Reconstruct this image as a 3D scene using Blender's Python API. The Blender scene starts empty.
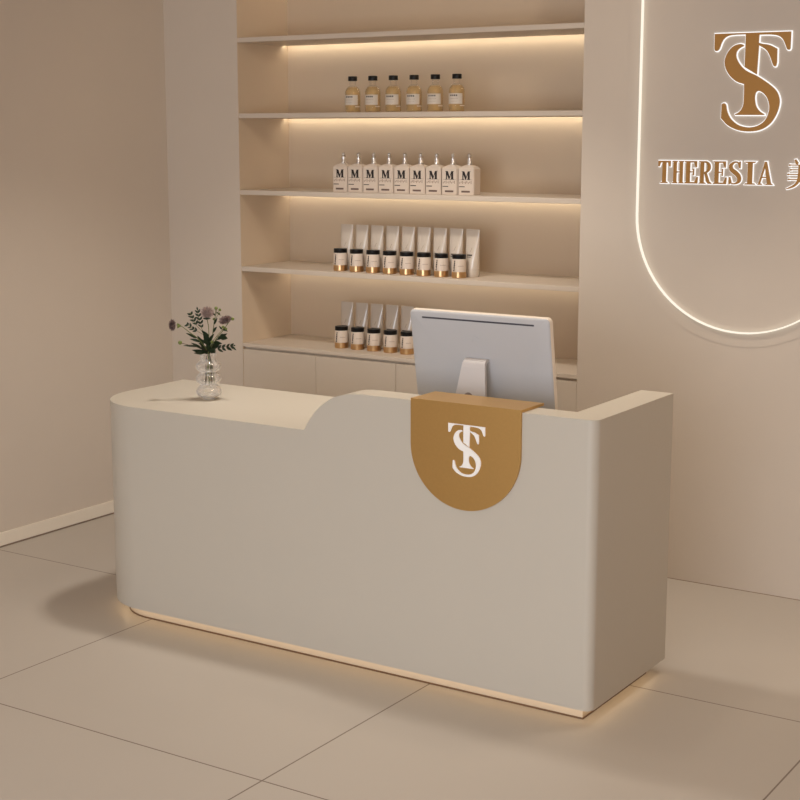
import bpy, bmesh, math, random
from mathutils import Vector, Matrix
from mathutils.geometry import tessellate_polygon
R = math.radians
PI = math.pi
random.seed(7)
scene = bpy.context.scene
COL = scene.collection

# ------------------------------------------------------------------ materials
def srgb(r, g, b):
    f = lambda c: (c / 255 / 12.92) if c / 255 <= .04045 else ((c / 255 + .055) / 1.055) ** 2.4
    return (f(r), f(g), f(b), 1)

def mat(name, col, rough=.5, metal=0., spec=.5, noise=0., nscale=40., bump=0.):
    m = bpy.data.materials.new(name); m.use_nodes = True
    nt = m.node_tree; b = nt.nodes['Principled BSDF']
    b.inputs['Base Color'].default_value = col
    b.inputs['Roughness'].default_value = rough
    b.inputs['Metallic'].default_value = metal
    b.inputs['Specular IOR Level'].default_value = spec
    if noise or bump:
        tc = nt.nodes.new('ShaderNodeTexCoord')
        n = nt.nodes.new('ShaderNodeTexNoise'); n.inputs['Scale'].default_value = nscale
        n.inputs['Detail'].default_value = 4
        nt.links.new(tc.outputs['Object'], n.inputs['Vector'])
        if noise:
            mx = nt.nodes.new('ShaderNodeMix'); mx.data_type = 'RGBA'
            mx.inputs[6].default_value = tuple(c * (1 - noise) for c in col[:3]) + (1,)
            mx.inputs[7].default_value = tuple(min(1, c * (1 + noise)) for c in col[:3]) + (1,)
            nt.links.new(n.outputs['Fac'], mx.inputs[0])
            nt.links.new(mx.outputs[2], b.inputs['Base Color'])
        if bump:
            bp = nt.nodes.new('ShaderNodeBump'); bp.inputs['Strength'].default_value = bump
            bp.inputs['Distance'].default_value = .002
            nt.links.new(n.outputs['Fac'], bp.inputs['Height'])
            nt.links.new(bp.outputs['Normal'], b.inputs['Normal'])
    return m

def emit(name, col, strength):
    m = bpy.data.materials.new(name); m.use_nodes = True
    nt = m.node_tree; nt.nodes.clear()
    o = nt.nodes.new('ShaderNodeOutputMaterial'); e = nt.nodes.new('ShaderNodeEmission')
    e.inputs['Color'].default_value = col; e.inputs['Strength'].default_value = strength
    nt.links.new(e.outputs[0], o.inputs[0])
    return m

def thin_glass(name, tint, edge=.75, facing=.25, white=.35):
    """clear thin-walled glass: passes light straight through, reflects more towards grazing angles"""
    m = bpy.data.materials.new(name); m.use_nodes = True
    nt = m.node_tree; nt.nodes.clear()
    o = nt.nodes.new('ShaderNodeOutputMaterial')
    t = nt.nodes.new('ShaderNodeBsdfTransparent'); t.inputs[0].default_value = tint
    g = nt.nodes.new('ShaderNodeBsdfGlossy'); g.inputs['Roughness'].default_value = .05
    d = nt.nodes.new('ShaderNodeBsdfDiffuse'); d.inputs[0].default_value = (.95, .92, .88, 1)
    gd = nt.nodes.new('ShaderNodeMixShader'); gd.inputs[0].default_value = white
    lw = nt.nodes.new('ShaderNodeLayerWeight'); lw.inputs['Blend'].default_value = facing
    mul = nt.nodes.new('ShaderNodeMath'); mul.operation = 'MULTIPLY'; mul.inputs[1].default_value = edge
    mx = nt.nodes.new('ShaderNodeMixShader')
    nt.links.new(lw.outputs['Facing'], mul.inputs[0])
    nt.links.new(mul.outputs[0], mx.inputs[0])
    nt.links.new(g.outputs[0], gd.inputs[1]); nt.links.new(d.outputs[0], gd.inputs[2])
    nt.links.new(t.outputs[0], mx.inputs[1]); nt.links.new(gd.outputs[0], mx.inputs[2])
    nt.links.new(mx.outputs[0], o.inputs[0])
    return m

def liquid_mat(name, tint, body, solid=.45):
    m = bpy.data.materials.new(name); m.use_nodes = True
    nt = m.node_tree; b = nt.nodes['Principled BSDF']
    b.inputs['Base Color'].default_value = body; b.inputs['Roughness'].default_value = .3
    t = nt.nodes.new('ShaderNodeBsdfTransparent'); t.inputs[0].default_value = tint
    mx = nt.nodes.new('ShaderNodeMixShader'); mx.inputs[0].default_value = solid
    o = nt.nodes['Material Output']
    nt.links.new(t.outputs[0], mx.inputs[1]); nt.links.new(b.outputs[0], mx.inputs[2])
    nt.links.new(mx.outputs[0], o.inputs[0])
    return m

def tile_mat(name, col, grout, ox, oy, px, py, w):
    """large format tiles with thin grout lines, in world (object) metres"""
    m = bpy.data.materials.new(name); m.use_nodes = True
    nt = m.node_tree; b = nt.nodes['Principled BSDF']
    tc = nt.nodes.new('ShaderNodeTexCoord'); sp = nt.nodes.new('ShaderNodeSeparateXYZ')
    nt.links.new(tc.outputs['Object'], sp.inputs[0])
    def M(op, a, v=None):
        n = nt.nodes.new('ShaderNodeMath'); n.operation = op
        if hasattr(a, 'links'): nt.links.new(a, n.inputs[0])
        else: n.inputs[0].default_value = a
        if v is not None:
            if hasattr(v, 'links'): nt.links.new(v, n.inputs[1])
            else: n.inputs[1].default_value = v
        return n.outputs[0]
    def axis(out, off, p):
        q = M('DIVIDE', M('SUBTRACT', out, off), p)
        fr = M('SUBTRACT', q, M('FLOOR', M('ADD', q, .5)))       # -0.5..0.5, 0 on the line
        return M('LESS_THAN', M('ABSOLUTE', fr), w / p / 2), M('FLOOR', q)
    gx, ix = axis(sp.outputs[0], ox, px); gy, iy = axis(sp.outputs[1], oy, py)
    g = M('MAXIMUM', gx, gy)
    n = nt.nodes.new('ShaderNodeTexNoise'); n.inputs['Scale'].default_value = 1.3; n.inputs['Detail'].default_value = 5
    nt.links.new(tc.outputs['Object'], n.inputs['Vector'])
    mx0 = nt.nodes.new('ShaderNodeMix'); mx0.data_type = 'RGBA'
    mx0.inputs[6].default_value = tuple(c * .97 for c in col[:3]) + (1,)
    mx0.inputs[7].default_value = tuple(min(1, c * 1.03) for c in col[:3]) + (1,)
    nt.links.new(n.outputs['Fac'], mx0.inputs[0])
    mx = nt.nodes.new('ShaderNodeMix'); mx.data_type = 'RGBA'
    nt.links.new(g, mx.inputs[0]); nt.links.new(mx0.outputs[2], mx.inputs[6])
    mx.inputs[7].default_value = grout
    nt.links.new(mx.outputs[2], b.inputs['Base Color'])
    b.inputs['Roughness'].default_value = .42
    b.inputs['Specular IOR Level'].default_value = .3
    return m

WALL = mat('wall_paint', srgb(204, 192, 178), .75, spec=.2, noise=.015, nscale=6, bump=.04)
WALLR = mat('wall_bounce_tan', srgb(196, 156, 108), .75, spec=.2, noise=.015, nscale=6)  # unseen right wall, made tan to bounce warm light onto the desk side
LINER = mat('niche_warm_beige', srgb(208, 189, 165), .6, spec=.25)  # wall beige with the niche's warm light put into the colour
CEIL = mat('ceiling_paint', srgb(215, 200, 182), .8, spec=.2)
FLOOR = tile_mat('floor_tile', srgb(187, 179, 169), srgb(124, 110, 99), .014, -1.357, 1.388, 1.405, .0062)
SHELF = mat('shelf_laminate', srgb(204, 191, 176), .5, spec=.3)
CABINET = mat('cabinet_laminate', srgb(202, 190, 175), .55, spec=.3)
BASEB = mat('baseboard_paint', srgb(229, 219, 203), .5)
DESK = mat('desk_lacquer', srgb(195, 188, 175), .42, spec=.35, noise=.01, nscale=3)
PLINTH = mat('plinth_lacquer', srgb(206, 190, 168), .5)
DARK_BROWN = mat('dark_brown', srgb(110, 84, 62), .45)  # frame at the front fill, and the shadow gap painted under the plinth
FLOOR_LINE = mat('floor_line_brown', srgb(150, 130, 112), .6)  # brown of the painted baseboard shadow line and the wall-floor joint
BRASS = mat('brushed_brass', srgb(208, 168, 106), 0.40, metal=1, noise=.04, nscale=90)
GOLD = mat('gold_letter', srgb(178, 130, 66), .45, metal=.35)
WHITE = mat('white_acrylic', srgb(252, 250, 246), .4)
PLASTIC = mat('monitor_white', srgb(190, 190, 192), .42)
PLASTIC_EDGE = mat('monitor_cream_edge', srgb(230, 219, 205), .4)
DARK = mat('dark_slot', srgb(70, 70, 78), .5)
HOLE = mat('hole_grey', srgb(128, 116, 108), .6)
SCREEN = mat('screen_glass', srgb(18, 18, 20), .12)
STANDM = mat('stand_white', srgb(208, 203, 201), .4)
LED = emit('led_warm', (1, .89, .70, 1), 8)
LEDF = emit('led_floor', (1, .72, .42, 1), 3.2)
LEDP = emit('led_pill', (1, .91, .76, 1), 1.08)
HALO = emit('halo_white', (1, .97, .94, 1), 1.12)
GLASS = thin_glass('vase_glass', (.985, .98, .97, 1), edge=1.0, facing=.5, white=.6)
BGLASS = thin_glass('bottle_glass', (.99, .985, .97, 1), edge=.6, facing=.2, white=.2)
AMBER = liquid_mat('amber_liquid', (.97, .87, .66, 1), srgb(222, 196, 146), .36)
BLACK = mat('black_plastic', srgb(13, 12, 12), .4, spec=.3)
PAPER = mat('label_paper', srgb(208, 198, 184), .6)
CREAM = mat('cream_pack', srgb(212, 197, 182), .45)
INK = mat('ink', srgb(36, 28, 26), .6)
INKSOFT = mat('ink_soft', srgb(150, 128, 112), .6)
CHROME = mat('chrome', srgb(226, 223, 221), .3, metal=1)
JGOLD = mat('jar_gold', srgb(206, 168, 122), .28, metal=.9)
JARGL = thin_glass('jar_glass', (.98, .97, .95, 1), edge=.5, facing=.2, white=.25)
TUBE = mat('tube_plastic', srgb(208, 196, 182), .18, spec=.8)
LEAF = mat('leaf', srgb(42, 62, 36), .5, noise=.3, nscale=30)
LEAF2 = mat('leaf_blue', srgb(52, 70, 52), .5, noise=.25, nscale=30)
STEM = mat('stem', srgb(96, 104, 52), .55)
STEMD = mat('stem_dark', srgb(62, 44, 34), .55)
BUD = mat('bud', srgb(100, 112, 52), .55)
MAUVE = mat('mauve_petal', srgb(120, 100, 96), .8)
PALE = mat('pale_petal', srgb(168, 148, 140), .8)

# ------------------------------------------------------------------ mesh helpers
def link(name, bm, material, parent=None, smooth=False):
    bmesh.ops.recalc_face_normals(bm, faces=bm.faces)
    me = bpy.data.meshes.new(name); bm.to_mesh(me); bm.free()
    o = bpy.data.objects.new(name, me); COL.objects.link(o)
    for mm in (material if isinstance(material, (list, tuple)) else [material]): me.materials.append(mm)
    if smooth:
        for p in me.polygons: p.use_smooth = True
        try: me.set_sharp_from_angle(angle=R(40))
        except Exception: pass
    if parent: o.parent = parent
    return o

def thing(name, label, cat, loc=(0, 0, 0), group=None):
    o = bpy.data.objects.new(name, None); COL.objects.link(o)
    o.location = loc; o.empty_display_size = .05
    o['label'] = label; o['category'] = cat
    if group: o['group'] = group
    return o

def tag(o, label, cat, group=None):
    o['label'] = label; o['category'] = cat
    if group: o['group'] = group
    return o

def structure(o):
    o['kind'] = 'structure'; return o

def dup(root, loc, label):
    """a copy of a thing with copies of its parts and sub-parts"""
    r = root.copy(); COL.objects.link(r); r.location = loc; r['label'] = label
    for ch in list(root.children):
        c = ch.copy(); COL.objects.link(c); c.parent = r
        for g in list(ch.children):
            d = g.copy(); COL.objects.link(d); d.parent = c
    return r

def box(bm, x0, x1, y0, y1, z0, z1, bev=0., seg=2):
    vs = [bm.verts.new((x, y, z)) for x in (x0, x1) for y in (y0, y1) for z in (z0, z1)]
    idx = [(0, 1, 3, 2), (4, 6, 7, 5), (0, 4, 5, 1), (2, 3, 7, 6), (0, 2, 6, 4), (1, 5, 7, 3)]
    fs = [bm.faces.new([vs[i] for i in f]) for f in idx]
    if bev:
        es = list({e for f in fs for e in f.edges})
        bmesh.ops.bevel(bm, geom=es, offset=bev, segments=seg, profile=.5, affect='EDGES')
    return bm

def B(*a, **k):
    return box(bmesh.new(), *a, **k)

def area2(p):
    return sum(p[i][0] * p[(i + 1) % len(p)][1] - p[(i + 1) % len(p)][0] * p[i][1] for i in range(len(p)))

def prism(bm, poly, a, b, axis='z', hole=None):
    """extrude a 2-D outline from a to b along an axis; axis z: (x,y), axis y: (x,z), axis x: (y,z)"""
    def P(p, t):
        return {'z': (p[0], p[1], t), 'y': (p[0], t, p[1]), 'x': (t, p[0], p[1])}[axis]
    loops = [poly] + ([hole] if hole else [])
    flat = [p for l in loops for p in l]
    tris = tessellate_polygon([[Vector((p[0], p[1], 0)) for p in l] for l in loops])
    lo = [bm.verts.new(P(p, a)) for p in flat]; hi = [bm.verts.new(P(p, b)) for p in flat]
    for t in tris:
        try:
            bm.faces.new([lo[i] for i in t]); bm.faces.new([hi[i] for i in reversed(t)])
        except ValueError: pass
    s = 0
    for l in loops:
        n = len(l)
        for i in range(n):
            j = (i + 1) % n
            try: bm.faces.new((lo[s + i], lo[s + j], hi[s + j], hi[s + i]))
            except ValueError: pass
        s += n
    return bm

def lathe(bm, prof, n=32, cx=0, cy=0, rib=0., ribs=0):
    rings = []
    for r, z in prof:
        if r <= 1e-6: rings.append([bm.verts.new((cx, cy, z))])
        else:
            rings.append([bm.verts.new((cx + r * (1 + (rib * math.cos(ribs * 2 * PI * i / n) if ribs else 0)) * math.cos(2 * PI * i / n),
                                        cy + r * (1 + (rib * math.cos(ribs * 2 * PI * i / n) if ribs else 0)) * math.sin(2 * PI * i / n), z)) for i in range(n)])
    for a, b in zip(rings, rings[1:]):
        if len(a) == 1 and len(b) == 1: continue
        for i in range(n):
            j = (i + 1) % n
            if len(a) == 1: bm.faces.new((a[0], b[j], b[i]))
            elif len(b) == 1: bm.faces.new((a[i], a[j], b[0]))
            else: bm.faces.new((a[i], a[j], b[j], b[i]))
    return bm

def catmull(pts, n=6, closed=False):
    P = [Vector(p) for p in pts]; out = []
    m = len(P); rng = range(m if closed else m - 1)
    for i in rng:
        p0 = P[(i - 1) % m] if closed or i > 0 else P[0] * 2 - P[1]
        p1 = P[i]; p2 = P[(i + 1) % m]
        p3 = P[(i + 2) % m] if closed or i + 2 < m else P[-1] * 2 - P[-2]
        for k in range(n):
            t = k / n
            out.append(.5 * ((2 * p1) + (p2 - p0) * t + (2 * p0 - 5 * p1 + 4 * p2 - p3) * t * t + (3 * p1 - p0 - 3 * p2 + p3) * t ** 3))
    if not closed: out.append(P[-1])
    return out

def tube(bm, pts, rad, n=8, smooth=5):
    P = catmull(pts, smooth) if len(pts) > 2 else [Vector(p) for p in pts]
    r_at = (lambda t: rad) if not isinstance(rad, (tuple, list)) else (lambda t: rad[0] + (rad[1] - rad[0]) * t)
    rings = []; up = Vector((.3, .2, 1)).normalized()
    for i, p in enumerate(P):
        d = (P[min(i + 1, len(P) - 1)] - P[max(i - 1, 0)]).normalized()
        u = d.cross(up)
        if u.length < .05: u = d.cross(Vector((1, 0, 0)))
        u.normalize(); v = d.cross(u); r = r_at(i / max(1, len(P) - 1))
        rings.append([bm.verts.new(p + u * r * math.cos(2 * PI * k / n) + v * r * math.sin(2 * PI * k / n)) for k in range(n)])
    for a, b in zip(rings, rings[1:]):
        for k in range(n): bm.faces.new((a[k], a[(k + 1) % n], b[(k + 1) % n], b[k]))
    bm.faces.new(rings[0]); bm.faces.new(list(reversed(rings[-1])))
    return bm

def arc(cx, cy, r, a0, a1, n=16):
    return [(cx + r * math.cos(R(a0 + (a1 - a0) * i / n)), cy + r * math.sin(R(a0 + (a1 - a0) * i / n))) for i in range(n + 1)]

def offset_poly(poly, d):
    """grow a simple outline by d"""
    p = list(poly)
    if area2(p) < 0: p.reverse()
    out = []; n = len(p)
    for i in range(n):
        a, b, c = Vector(p[i - 1]), Vector(p[i]), Vector(p[(i + 1) % n])
        e1 = (b - a); e2 = (c - b)
        if e1.length < 1e-9 or e2.length < 1e-9: continue
        n1 = Vector((e1.y, -e1.x)).normalized(); n2 = Vector((e2.y, -e2.x)).normalized()
        k = n1 + n2
        if k.length < 1e-4: k = n1
        k.normalize(); s = d / max(.45, k.dot(n1))
        out.append((b.x + k.x * s, b.y + k.y * s))
    return out

# ------------------------------------------------------------------ dimensions (metres)
NA, NB, ND = .505, 2.516, .437          # niche: left, right, depth
NTOP = 2.93
CEILZ = 3.3
XR, YF = 7.6, -8.2                      # right wall, front wall
SZ = [(2.523, 2.498), (2.1335, 2.1083), (1.7329, 1.7075), (1.3255, 1.300), (.9104, .890)]   # shelf top / underside
DX0, DX1, DY0, DY1 = 1.0905, 3.4774, -1.8044, -1.1536
DZ0, DLOW, DHI = .054, .9205, 1.0825

# ------------------------------------------------------------------ room shell
structure(link('floor', B(-.1, XR + .1, YF - .1, .6, -.08, 0), FLOOR))
structure(link('ceiling', B(-.1, XR + .1, YF - .1, .6, CEILZ, CEILZ + .1), CEIL))
structure(link('wall_left', B(-.1, 0, YF - .1, .6, 0, CEILZ), WALL))
structure(link('wall_right', B(XR, XR + .1, YF - .1, .6, 0, CEILZ), WALLR))
bm = bmesh.new()
box(bm, 0, NA, 0, .55, 0, CEILZ)
box(bm, NB, XR, 0, .55, 0, CEILZ)
box(bm, NA, NB, 0, .55, NTOP, CEILZ)
box(bm, NA, NB, ND + .006, .55, 0, NTOP)
structure(link('wall_back', bm, WALL))
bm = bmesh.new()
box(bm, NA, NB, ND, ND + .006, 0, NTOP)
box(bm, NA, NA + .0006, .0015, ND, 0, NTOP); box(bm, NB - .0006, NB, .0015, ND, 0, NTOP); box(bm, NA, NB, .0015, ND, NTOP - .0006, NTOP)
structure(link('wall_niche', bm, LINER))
bm = bmesh.new()
box(bm, 0, 2.3, YF - .1, YF, 0, CEILZ); box(bm, 6.9, XR, YF - .1, YF, 0, CEILZ)
box(bm, 2.3, 6.9, YF - .1, YF, 0, .1); box(bm, 2.3, 6.9, YF - .1, YF, 2.9, CEILZ)
structure(link('wall_front', bm, WALL))
bm = bmesh.new()
for x in (2.3, 3.8, 5.3, 6.85): box(bm, x, x + .05, YF - .08, YF - .02, .1, 2.9)
structure(link('fill_frame', bm, DARK_BROWN))  # unseen frame added around the front fill lamp
bm = B(0, .014, YF, 0, .006, .0727, bev=.003)
structure(link('baseboard_left', bm, BASEB))
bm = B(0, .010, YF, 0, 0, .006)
structure(link('shadow_line_left', bm, FLOOR_LINE))  # brown strip painting the thin shadow line under the baseboard
structure(link('joint_line_back', B(NB + .01, XR, -.003, 0, 0, .0025), FLOOR_LINE))  # thin dark strip along the wall-floor joint

# ------------------------------------------------------------------ niche shelves
WORDS = ['uppermost wall shelf, the empty one above the bottles', 'wall shelf carrying the six amber bottles',
         'wall shelf carrying the nine cartons marked M', 'wall shelf carrying eight jars with nine tubes behind']
for (zt, zu), w in zip(SZ[:4], WORDS):
    r = thing('wall_shelf', 'beige lit ' + w, 'shelf', ((NA + NB) / 2, ND / 2, zu), 'lit shelves in the niche')
    cx, cy = (NA + NB) / 2, ND / 2
    w2 = (NB - NA) / 2 - .0008
    bm = bmesh.new()
    box(bm, -w2, w2, .001 - cy, ND - .043 - cy, 0, zt - zu, bev=.0025)
    box(bm, -w2, w2, ND - .045 - cy, ND - .001 - cy, (zt - zu) * .45, zt - zu)
    link('board', bm, SHELF, r)
    link('led_strip', B(-w2 + .004, w2 - .004, ND - .041 - cy, ND - .027 - cy, .005, (zt - zu) * .44), LED, r)
r = thing('light_cornice', 'narrow lit cornice under the top of the niche', 'light', ((NA + NB) / 2, ND - .03, NTOP - .03))
link('housing', B(-1.0, 1.0, -.03, .029, .012, .0295), SHELF, r)
link('led_strip', B(-1.0, 1.0, .008, .022, .003, .012), LED, r)

# base cabinets: worktop + four units
zt, zu = SZ[4]
o = link('worktop', B(NA + .0008, NB - .0008, .001, ND - .001, zu, zt, bev=.002), SHELF)
tag(o, 'long beige worktop on the base cabinets under the lowest jars', 'worktop')
seams = [NA + .001, .993, 1.496, 2.004, NB - .001]
cl = ['leftmost base cabinet behind the low end of the desk', 'second base cabinet from left, behind the desk curve',
      'third base cabinet from left, half hidden by the monitor', 'rightmost base cabinet, seen right of the monitor']
for k in range(4):
    x0, x1 = seams[k], seams[k + 1]; xc = (x0 + x1) / 2; h = (x1 - x0) / 2
    r = thing('base_cabinet', 'beige handleless ' + cl[k], 'cabinet', (xc, .2, 0), 'base cabinets in the niche')
    link('carcass', B(-h, h, -.178, .235, 0, zu - .0005), CABINET, r)
    link('door', B(-h + .0014, h - .0014, -.198, -.1785, .06, zu - .013, bev=.0012), CABINET, r)

# ------------------------------------------------------------------ pill-shaped wall feature
PX, PZB = 3.309, 1.673       # centre, lower arc centre
def pill(r, top=2.92, n=40):
    return [(x, z) for x, z in arc(PX, PZB, r, 180, 360, n)] + [(x, z) for x, z in arc(PX, 2.64, r, 0, 180, n)]
PR_OUT, PR_HOLE = .569, .5095
r = thing('light_panel', 'tall pill-shaped wall panel outlined by a thin glowing line', 'wall panel', (PX, 0, 1.7))
def shift(p, dx, dz): return [(a - dx, b - dz) for a, b in p]
S_ = lambda p: shift(p, PX, 1.7)
link('rim', prism(bmesh.new(), S_(pill(PR_OUT)), -.0022, -.0004, 'y', hole=S_(pill(PR_HOLE))), WALL, r, smooth=True)
link('led_line', prism(bmesh.new(), S_(pill(PR_HOLE - .0005)), -.0185, -.003, 'y', hole=S_(pill(PR_HOLE - .007))), LEDP, r, smooth=True)
link('centre_panel', prism(bmesh.new(), S_(pill(PR_HOLE - .0125)), -.001, -.0004, 'y'), WALL, r)
PY = -.001                    # face of the centre panel

# ------------------------------------------------------------------ monogram outlines (millimetres about the emblem's middle)
T_OUT = ['c', (-169.6, 210.9), 'c', (164.1, 209.5), 'c', (164.2, 140.8), (160.0, 135.4), (151.5, 137.5), (144.5, 152.4), (131.7, 178.4), (111.1, 193.7), (75.3, 199.9), 'c', (27.2, 200.9), 'c', (26.0, 168.3), (44.5, 162.8), (74.0, 157.6), 'c', (107.7, 141.2), 'c', (108.9, 86.0), (105.7, 71.3), (100.0, 68.4), (92.5, 76.6), (79.4, 108.3), (61.9, 136.5), 'c', (27.7, 158.4), 'c', (23.2, 37.3), 'c', (-30.9, 69.0), 'c', (-30.7, 204.2), (-82.3, 204.1), (-112.1, 199.5), (-129.6, 187.0), (-139.0, 170.5), (-146.9, 148.8), (-156.7, 139.1), (-164.8, 140.6), 'c', (-168.4, 146.3)]
S_OUT = ['c', (-36.6, 157.3), (-44.8, 163.2), (-59.4, 164.9), (-83.7, 156.9), (-107.4, 133.3), (-120.7, 98.0), (-113.9, 63.4), (-93.2, 32.2), (-64.2, 9.1), 'c', (-29.8, -2.8), (-28.6, -47.8), (-29.7, -85.4), (-37.4, -107.4), (-50.2, -121.1), 'c', (-65.9, -127.9), 'c', (-64.4, -131.7), 'c', (63.5, -132.6), 'c', (62.6, -128.8), (42.4, -116.2), (26.4, -95.4), (19.1, -64.1), (22.0, -40.4), (33.4, -31.9), (53.4, -39.0), (73.3, -60.4), (84.6, -94.1), (81.0, -128.9), (63.4, -160.1), (32.0, -178.8), (-6.2, -183.7), (-49.3, -174.1), (-83.2, -148.7), (-101.3, -117.6), (-108.5, -89.0), (-117.6, -81.4), 'c', (-126.8, -85.7), 'c', (-127.9, -144.7), (-94.9, -175.9), (-47.0, -196.3), (4.5, -201.4), (52.4, -193.2), (91.9, -167.7), (117.9, -125.5), (128.2, -79.7), (118.7, -43.7), (98.1, -18.6), (59.1, 9.9), (20.1, 33.0), (-22.9, 53.2), (-50.5, 77.5), (-68.3, 106.0), (-70.5, 129.1), (-58.6, 146.2)]
def outline(seq, n=4):
    """points marked 'c' are corners, all others are smoothed"""
    pts = []; corner = False
    for s in seq:
        if s == 'c': corner = True
        else: pts.append((s, corner)); corner = False
    out = []; k = len(pts)
    cs = [i for i, p in enumerate(pts) if p[1]]
    for a, b in zip(cs, cs[1:] + [cs[0] + k]):
        run = [pts[i % k][0] for i in range(a, b + 1)]
        if len(run) == 2: out.append(run[0])
        else: out += [tuple(v) for v in catmull([(x, y) for x, y in run], n)][:-1]
    return out
def unskew(p): return (p[0] / 1000, p[1] / 1000)
MONO = [[unskew(p) for p in outline(T_OUT)], [unskew(p) for p in outline(S_OUT)]]
def monogram(sx, sz, y0, y1, grow=0.):
    bm = bmesh.new()
    for pl in MONO:
        q = [(x * sx, z * sz) for x, z in pl]
        if grow: q = offset_poly(q, grow)
        prism(bm, q, y0, y1, 'y')
    return bm
def dims():
    zs = [z for pl in MONO for _, z in pl]; xs = [x for pl in MONO for x, _ in pl]
    return min(xs), max(xs), min(zs), max(zs)
mx0, mx1, mz0, mz1 = dims()
r = thing('wall_emblem', 'large gold back-lit monogram of interlaced T and S on the wall', 'emblem', (3.312, PY, 2.2385))
esx = esz = 1.
link('backlight', monogram(esx, esz, -.006, -.0005, grow=.0045), HALO, r)
link('monogram', monogram(esx, esz, -.015, -.0062), GOLD, r)

# ------------------------------------------------------------------ lettering THERESIA + the first Chinese character
def ribbon(ctrl, widths, n=8):
    P = catmull(ctrl, n); W = [v[0] for v in catmull([(w, 0) for w in widths], n)]
    L, Rr = [], []
    for i, p in enumerate(P):
        d = (P[min(i + 1, len(P) - 1)] - P[max(i - 1, 0)]); d.normalize()
        q = Vector((-d.y, d.x)) * W[i] / 2
        L.append((p.x + q.x, p.y + q.y)); Rr.append((p.x - q.x, p.y - q.y))
    return L + Rr[::-1]
def rc(x0, x1, y0, y1): return [(x0, y0), (x1, y0), (x1, y1), (x0, y1)]
hb = .055   # hairline
def serif(x0, x1, y, up):  # bracketed slab at the foot (up=1) or head (up=-1) of a stem
    return [(x0, y), (x1, y), (x1 - .05, y + up * .06), (x0 + .05, y + up * .06)]
GLY = {  # unit height letters: name -> (width, polygons)
 'T': (.62, [rc(.22, .40, 0, .96), serif(.12, .50, 0, 1), [(0, 1), (.62, 1), (.62, .74), (.57, .74), (.50, .92), (.12, .92), (.05, .74), (0, .74)]]),
 'H': (.66, [rc(.08, .25, 0, 1), rc(.44, .61, 0, 1), rc(.2, .5, .48, .48 + hb), serif(0, .32, 0, 1), serif(.36, .68, 0, 1), serif(0, .32, 1, -1), serif(.36, .68, 1, -1)]),
 'E': (.66, [rc(.09, .27, 0, 1), serif(0, .3, 0, 1), serif(0, .3, 1, -1), [(.08, 1), (.6, 1), (.6, .72), (.55, .72), (.47, .93), (.08, .93)],
             [(.08, 0), (.64, 0), (.66, .3), (.6, .3), (.5, .07), (.08, .07)], rc(.25, .46, .49, .49 + hb), [(.42, .36), (.47, .36), (.47, .67), (.42, .67)]]),
 'R': (.68, [rc(.09, .27, 0, 1), serif(0, .38, 0, 1), serif(0, .3, 1, -1), ribbon([(.2, .965), (.40, .95), (.52, .82), (.52, .66), (.40, .52), (.2, .49)], [.06, .09, .16, .16, .09, .05]),
             [(.28, .52), (.40, .52), (.57, .1), (.68, .04), (.68, 0), (.5, 0), (.42, .08)]]),
 'S': (.58, [ribbon([(.50, .80), (.40, .95), (.24, .96), (.10, .82), (.14, .64), (.31, .50), (.46, .34), (.47, .15), (.32, .035), (.14, .05), (.05, .22)], [.05, .06, .08, .14, .17, .19, .17, .14, .07, .05, .05]),
             [(.48, 1), (.52, 1), (.52, .70), (.47, .70), (.42, .86)], [(.03, 0), (.07, 0), (.14, .12), (.08, .32), (.03, .32)]]),
 'I': (.44, [rc(.13, .31, 0, 1), serif(0, .44, 0, 1), serif(0, .44, 1, -1)]),
 'A': (.70, [[(.02, 0), (.10, 0), (.36, .86), (.40, 1), (.32, 1)], [(.30, 1), (.40, 1), (.65, 0), (.45, 0)], rc(.16, .5, .30, .30 + hb), serif(-.02, .22, 0, 1), serif(.36, .72, 0, 1)]),
 'M': (.9, [rc(.10, .17, 0, 1), [(.05, 1), (.27, 1), (.47, .3), (.43, .0), (.40, .0)], [(.40, 0), (.44, 0), (.72, 1), (.66, 1)], rc(.64, .84, 0, 1), serif(0, .27, 0, 1), serif(.55, .92, 0, 1), rc(0, .2, .95, 1), rc(.66, .92, .95, 1)]),
}
MEI = [  # the character for beauty
 [(.30, 1.02), (.36, 1.03), (.46, .90), (.42, .84), (.36, .86)], [(.66, .88), (.78, 1.04), (.70, 1.04), (.60, .88)],
 [(.10, .80), (.90, .80), (.90, .84), (.10, .84)], [(.14, .63), (.86, .63), (.86, .67), (.14, .67)], [(.05, .46), (.95, .46), (.95, .50), (.05, .50)],
 [(.08, .28), (.92, .28), (.92, .32), (.08, .32)], [(.46, .30), (.55, .30), (.55, .82), (.46, .82)],
 ribbon([(.50, .46), (.48, .26), (.36, .10), (.20, .01), (.02, -.05)], [.1, .11, .09, .07, .03]),
 ribbon([(.50, .32), (.60, .16), (.76, .04), (.96, -.02)], [.04, .07, .11, .05])]
for c in (.10, .14, .05, .08):
    pass
MEI += [[(a, b - .015), (a + .06, b - .015), (a + .04, b + .055), (a + .01, b + .05)] for a, b in ((.09, .80), (.13, .63), (.04, .46), (.07, .28))]
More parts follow.
